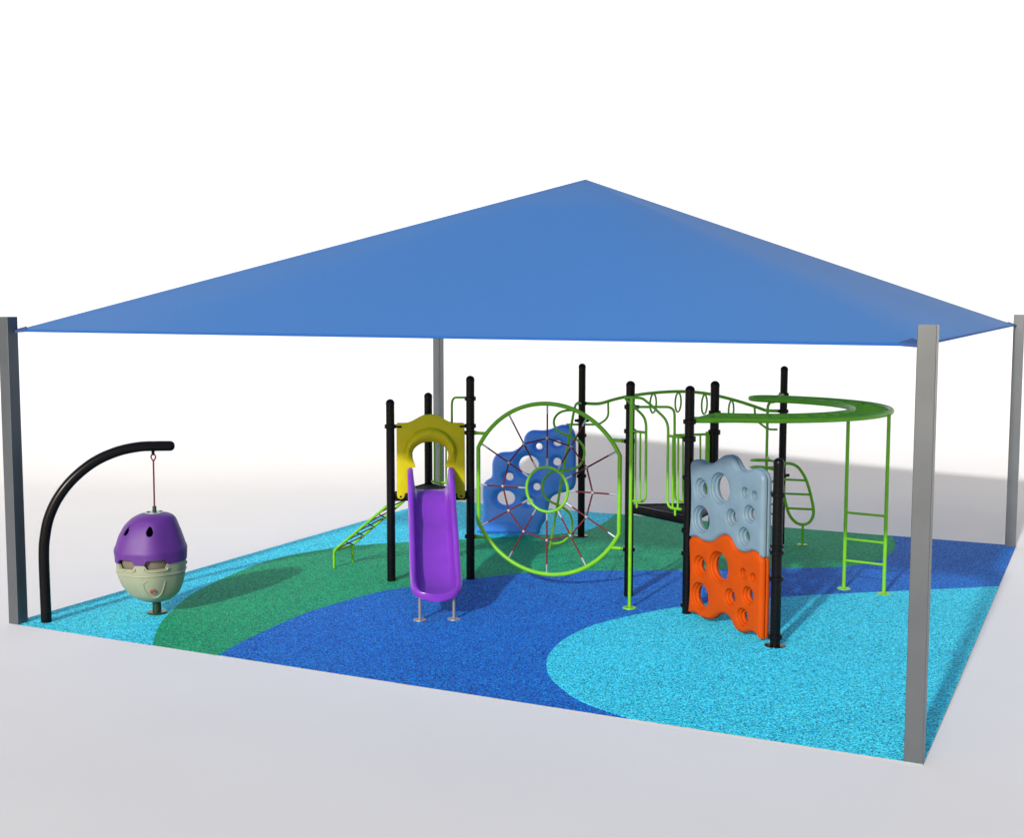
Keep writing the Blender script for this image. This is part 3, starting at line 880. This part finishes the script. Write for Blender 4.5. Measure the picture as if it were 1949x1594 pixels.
for y in (976, 1026, 1067):
    zz = zat(y, l0); tube_part("rung", [(0.018, [l0 + Vector((0, 0, zz)), l1 + Vector((0, 0, zz))])], legs)
for l in (l0, l1):
    bm = bmesh.new(); lathe(bm, l, [(0, 0.028), (0.03, 0.028), (0.095, 0.024), (0.1, 0.018), (0.1, 0)], 24); link("base_flange", bm, GREEN, legs)

# --- spiral pole and leaf ladder beside J
jp = at_depth(1459, 880, 20.95); jb = Vector((jp.x, jp.y, 0)); jt = zat(768, jb)
sp_ = tube_part("spiral_pole", [(0.024, fillet([jb, jb + Vector((0, 0, jt)), J + Vector((0, 0, jt + 0.02))], 0.12))], play)
za, zb = zat(893, jb), zat(873, jb)
def hel(z0, z1, turns, r, n, ph): return [jb + Vector((r * math.cos(ph + 2 * math.pi * turns * k / n), r * math.sin(ph + 2 * math.pi * turns * k / n), z0 + (z1 - z0) * k / n)) for k in range(n + 1)]
h1 = hel(0.25, za, 3.0, 0.26, 90, math.pi * 0.5); 
h2 = hel(za, zb, 1.5, 0.26, 45, math.pi * 0.5)
tube_part("spiral", [(0.020, [jb + Vector((0, 0, 0.2))] + h1 + h2[1:] + [jb + Vector((0, 0, zb + 0.03))])], sp_)
KF = Vector((5.041, 21.391, 0))
kp = lambda x, y: at_depth(x, y, KF.y)
leaf = spline([kp(1496, 883), kp(1509, 884), kp(1521, 892), kp(1533, 911), kp(1541, 935), kp(1547, 962), kp(1548, 980), kp(1541, 994), kp(1529, 999), kp(1515, 995), kp(1503, 981), kp(1496, 960), kp(1491, 935), kp(1489, 908), kp(1490, 889)], 6, True)
bm = bmesh.new(); tube(bm, leaf, 0.026, 12, closed=True); tube(bm, [KF, kp(1528, 999)], 0.021, 12)
lf = link("leaf_ladder", bm, GREEN, play)
bm = bmesh.new(); lathe(bm, KF, [(0, 0.026), (0.03, 0.026), (0.085, 0.022), (0.09, 0.016), (0.09, 0)], 22); link("base_flange", bm, GREEN, lf)
for xa, xb, y in ((1490, 1534, 914), (1492, 1542, 941), (1499, 1547, 969)): tube_part("rung", [(0.02, [kp(xa, y - 1), kp(xb, y + 1)])], lf)


# ------------------------------------------------------------------ hanging pod on its bent pole
AR0 = Vector((-6.113, 16.102, 0)); EG = Vector((-4.796, 16.584, 0))
ar = lambda zx, zy: on_wall(zx / 3.795, 800 + zy / 3.795, AR0, EG)
arch = thing("swing_arch", AR0, "bent black steel pole arching over the purple and cream pod", "pole")
ap = [AR0] + [ar(*q) for q in [(322, 1150), (317, 960), (324, 850), (352, 710), (418, 565), (528, 425), (680, 303), (845, 228), (1000, 194), (1130, 188), (1228, 187)]]
sp2 = spline(ap, 6)
bm = bmesh.new(); 
tipd = (sp2[-1] - sp2[-4]).normalized()
rr = [0.068] * len(sp2)
ext = [(0.02, 0.96), (0.04, 0.8), (0.055, 0.55), (0.062, 0.2)]
sp3 = sp2 + [sp2[-1] + tipd * e for e, _ in ext]; rr += [0.068 * q for _, q in ext]
tube(bm, sp3, 0.068, 24, radii=rr)
link("bent_pole", bm, BLACK, arch)
EY = ar(1107, 250)
hk = ar(1105, 222)
bm = bmesh.new(); tube(bm, [hk + Vector((0, 0, 0.03)), hk - Vector((0, 0, 0.035))], 0.022, 14); link("hanger", bm, BLACK, arch)

pod = thing("hanging_pod", EG, "egg-shaped pod, purple above and cream below, hung by a red rod", "swing pod")
EGGT = {}
def egg_r(th, z):
    """radius of the pod about the rod's line: rounded on one side, straight-sloped on the other"""
    zs_l = [(0.00, 0.13), (0.03, 0.23), (0.10, 0.345), (0.20, 0.430), (0.30, 0.485), (0.42, 0.522), (0.55, 0.532), (0.66, 0.540), (0.72, 0.546), (0.78, 0.520), (0.90, 0.478), (1.02, 0.408), (1.10, 0.33), (1.16, 0.235), (1.195, 0.14), (1.20, 0.10)]
    zs_r = [(0.00, 0.13), (0.03, 0.205), (0.10, 0.295), (0.20, 0.350), (0.30, 0.380), (0.42, 0.400), (0.55, 0.408), (0.66, 0.412), (0.72, 0.412), (0.78, 0.388), (0.90, 0.350), (1.02, 0.308), (1.10, 0.275), (1.16, 0.225), (1.195, 0.14), (1.20, 0.10)]
    def f(tab):
        k = tab[2][1]
        if k not in EGGT:
            p = spline([(a, b, 0) for a, b in tab], 6); EGGT[k] = ([q.x for q in p], [q.y for q in p])
        return float(np.interp(z, *EGGT[k]))
    w = 0.5 - 0.5 * math.cos(th)
    r = f(zs_r) * (1 - w) + f(zs_l) * w
    facet = 1 - 0.035 * (0.5 - 0.5 * math.cos(6 * (th + 0.3)))
    return r * (1 - (1 - facet) * min(1, z / 0.2) * (1.0 if z < 1.1 else 0.4))
ZB = zat(1143, EG)
CREST = 0.565
notches = [(-2.16, 0.20), (-1.27, 0.27), (0.55, 0.24), (1.5, 0.26), (2.55, 0.22)]
def notch(th):
    v = 0.0
    for c, w in notches:
        d = abs((th - c + math.pi) % (2 * math.pi) - math.pi)
        v = max(v, 1.0 if d < w else max(0.0, 1 - (d - w) / 0.07))
    return v
def shell(zlo, zhi, nz, thick, closed_low, name, material, parent, ths=144, flare=0.0):
    bm = bmesh.new(); ringsO, ringsI = [], []
    for k in range(nz + 1):
        s = k / nz; ro, ri = [], []
        for j in range(ths):
            th = -math.pi + 2 * math.pi * j / ths
            z = zlo(th) * (1 - s) + zhi(th) * s
            r = egg_r(th, z) + flare
            for lst, dd in ((ro, 0.0), (ri, thick)):
                rr = max(0.02, r - dd)
                lst.append(bm.verts.new(EG + Vector((rr * math.cos(th), rr * math.sin(th), ZB + z + (dd if closed_low and k == 0 else 0)))))
        ringsO.append(ro); ringsI.append(ri)
    for R_ in (ringsO, ringsI):
        for P_, Q in zip(R_, R_[1:]):
            for j in range(ths): bm.faces.new((P_[j], P_[(j + 1) % ths], Q[(j + 1) % ths], Q[j]))
    for k in ((nz,) if closed_low else (0, nz)):
        for j in range(ths): bm.faces.new((ringsO[k][j], ringsO[k][(j + 1) % ths], ringsI[k][(j + 1) % ths], ringsI[k][j]))
    if closed_low:
        bm.faces.new(ringsO[0]); bm.faces.new(ringsI[0])
    return link(name, bm, material, parent, angle=50)
cup = shell(lambda th: 0.0, lambda th: CREST - 0.055 * notch(th), 26, 0.03, True, "lower_shell", CREAM, pod)
dome_ = shell(lambda th: CREST + 0.004 + 0.065 * notch(th), lambda th: 1.20, 30, 0.03, False, "upper_shell", EGGP, pod, flare=0.012)
bm = bmesh.new(); rws = []          # seat lining seen through the openings
for z in (0.30, 0.45, 0.60, 0.74):
    rws.append([bm.verts.new(EG + Vector(((egg_r(th, z) - 0.055) * math.cos(th), (egg_r(th, z) - 0.055) * math.sin(th), ZB + z))) for th in np.linspace(-math.pi, math.pi, 73)[:-1]])
for P_, Q in zip(rws, rws[1:]):
    for j in range(72): bm.faces.new((P_[j], P_[(j + 1) % 72], Q[(j + 1) % 72], Q[j]))
link("lining", bm, LINING, pod, angle=60)
# moulded lines on the lower shell
def surf(th, z, off=0.0):
    r = egg_r(th, z) + off; return EG + Vector((r * math.cos(th), r * math.sin(th), ZB + z))
bm = bmesh.new(); tube(bm, [surf(th, 0.42, 0.0) for th in np.linspace(-math.pi, math.pi, 97)[:-1]], 0.011, 8, closed=True); link("moulded_rim", bm, CREAM, cup)
u_pts = [(-1.00, 0.34), (-1.05, 0.24), (-1.14, 0.15), (-1.30, 0.11), (-1.50, 0.12), (-1.62, 0.18), (-1.68, 0.26), (-1.66, 0.33), (-1.55, 0.36)]
bm = bmesh.new(); tube(bm, spline([surf(a, z, -0.002) for a, z in u_pts], 6), 0.010, 8); link("moulded_ridge", bm, CREAM, cup)
for c, w in notches:                # the lips under the window notches
    bm = bmesh.new(); tube(bm, spline([surf(c - w - 0.09, CREST - 0.045, 0.002), surf(c - w - 0.02, CREST - 0.078, 0.004), surf(c, CREST - 0.082, 0.004), surf(c + w + 0.02, CREST - 0.078, 0.004), surf(c + w + 0.09, CREST - 0.045, 0.002)], 6), 0.012, 8)
    link("notch_lip", bm, CREAM, cup)
# round swirl emblem
def emblem():
    bm = bmesh.new(); th0, z0 = -1.40, 0.205
    c0 = surf(th0, z0, 0.002); nx = (surf(th0 + 0.05, z0) - surf(th0 - 0.05, z0)).normalized(); nz = (surf(th0, z0 + 0.03) - surf(th0, z0 - 0.03)).normalized()
    nn = nx.cross(nz).normalized()
    if nn.y > 0: nn = -nn
    q = lambda x, y: c0 + nx * x + nz * y + nn * 0.004
    tube(bm, [q(0.036 * math.cos(a), 0.036 * math.sin(a)) for a in np.linspace(0, 2 * math.pi, 25)[:-1]], 0.008, 6, closed=True)
    tube(bm, [q(0.026 * (0.3 + 0.7 * s) * math.cos(5 * s), 0.026 * (0.3 + 0.7 * s) * math.sin(5 * s)) for s in np.linspace(0, 1, 14)], 0.008, 6)
    return link("emblem", bm, EMBLEM, cup)
emblem()
# drop-shaped openings in the dome, cut with a boolean
def cut(th, z, rx, rz, tilt=0.0):
    bm = bmesh.new(); c0 = surf(th, z); nx = Vector((-math.sin(th), math.cos(th), 0))
    up = (surf(th, z + 0.05) - surf(th, z - 0.05)).normalized(); out = nx.cross(up).normalized()
    if out.dot(Vector((math.cos(th), math.sin(th), 0))) < 0: out = -out
    L = []
    for k in range(24):
        a = 2 * math.pi * k / 24; x = rx * math.cos(a) * (1 - 0.28 * math.sin(a)); y = rz * math.sin(a)
        x, y = x * math.cos(tilt) - y * math.sin(tilt), x * math.sin(tilt) + y * math.cos(tilt)
        L.append((c0 + nx * x + up * y))
    a_, b_ = [bm.verts.new(p + out * 0.12) for p in L], [bm.verts.new(p - out * 0.12) for p in L]
    for k in range(24): bm.faces.new((a_[k], a_[(k + 1) % 24], b_[(k + 1) % 24], b_[k]))
    bm.faces.new(a_[::-1]); bm.faces.new(b_)
    return link("cutter", bm, EGGP, None)
cutters = [cut(th, 1.0, 0.042, 0.072) for th in (-1.47, -2.34, 0.5, 1.6, 2.8)]
for c in cutters:
    md = dome_.modifiers.new("cut", 'BOOLEAN'); md.operation = 'DIFFERENCE'; md.object = c; md.solver = 'EXACT'
dg = bpy.context.evaluated_depsgraph_get()
newme = bpy.data.meshes.new_from_object(dome_.evaluated_get(dg))
dome_.modifiers.clear(); dome_.data = newme
for c in cutters: bpy.data.objects.remove(c)
# top plate, rod and shackle
ZT = ZB + 1.20
bm = bmesh.new(); lathe(bm, EG + Vector((0, 0, ZT - 0.012)), [(0, 0.022), (0.12, 0.02), (0.128, 0.012), (0.128, 0)], 28); link("top_plate", bm, SILVER, pod)
for k in range(4):
    a = 0.4 + k * math.pi / 2; bm = bmesh.new()
    lathe(bm, EG + Vector((0.08 * math.cos(a), 0.08 * math.sin(a), ZT + 0.008)), [(0.022, 0), (0.022, 0.01), (0, 0.014)], 12); link("bolt", bm, DGREEN, pod)
bm = bmesh.new(); tube(bm, [EG + Vector((0, 0, ZT)), EG + Vector((0, 0, ZT + 0.085))], 0.026, 16); link("socket", bm, DGREEN, pod)
ez = EY.z - 0.035
ringc = Vector((EG.x, EG.y, 0)) ; ringc = Vector((EY.x, EY.y, 0))
bm = bmesh.new(); tube(bm, [EG + Vector((0, 0, ZT + 0.06)), Vector((EY.x, EY.y, ez - 0.05))], 0.0115, 10); link("rod", bm, ROPE, pod)
bm = bmesh.new(); tube(bm, [Vector((EY.x + 0.030 * math.cos(a) * (1 + 0.35 * min(0.0, math.sin(a))), EY.y, ez + 0.045 * math.sin(a))) for a in np.linspace(0, 2 * math.pi, 33)[:-1]], 0.010, 8, closed=True); link("eye", bm, ROPE, pod)
bm = bmesh.new(); tube(bm, [Vector((EY.x, EY.y + 0.022 * math.cos(a), ez + 0.06 + 0.03 * math.sin(a))) for a in np.linspace(0, 2 * math.pi, 21)[:-1]], 0.008, 8, closed=True); link("shackle", bm, BLACK, pod)

stub = thing("anchor_post", EG, "short dark green post with a round base plate under the pod", "post")
bm = bmesh.new(); tube(bm, [EG, EG + Vector((0, 0, ZB + 0.015))], 0.058, 24); link("stub", bm, DGREEN, stub)
bm = bmesh.new(); lathe(bm, EG, [(0, 0.032), (0.06, 0.032), (0.125, 0.028), (0.132, 0.02), (0.132, 0)], 28); link("base_flange", bm, DGREEN, stub)
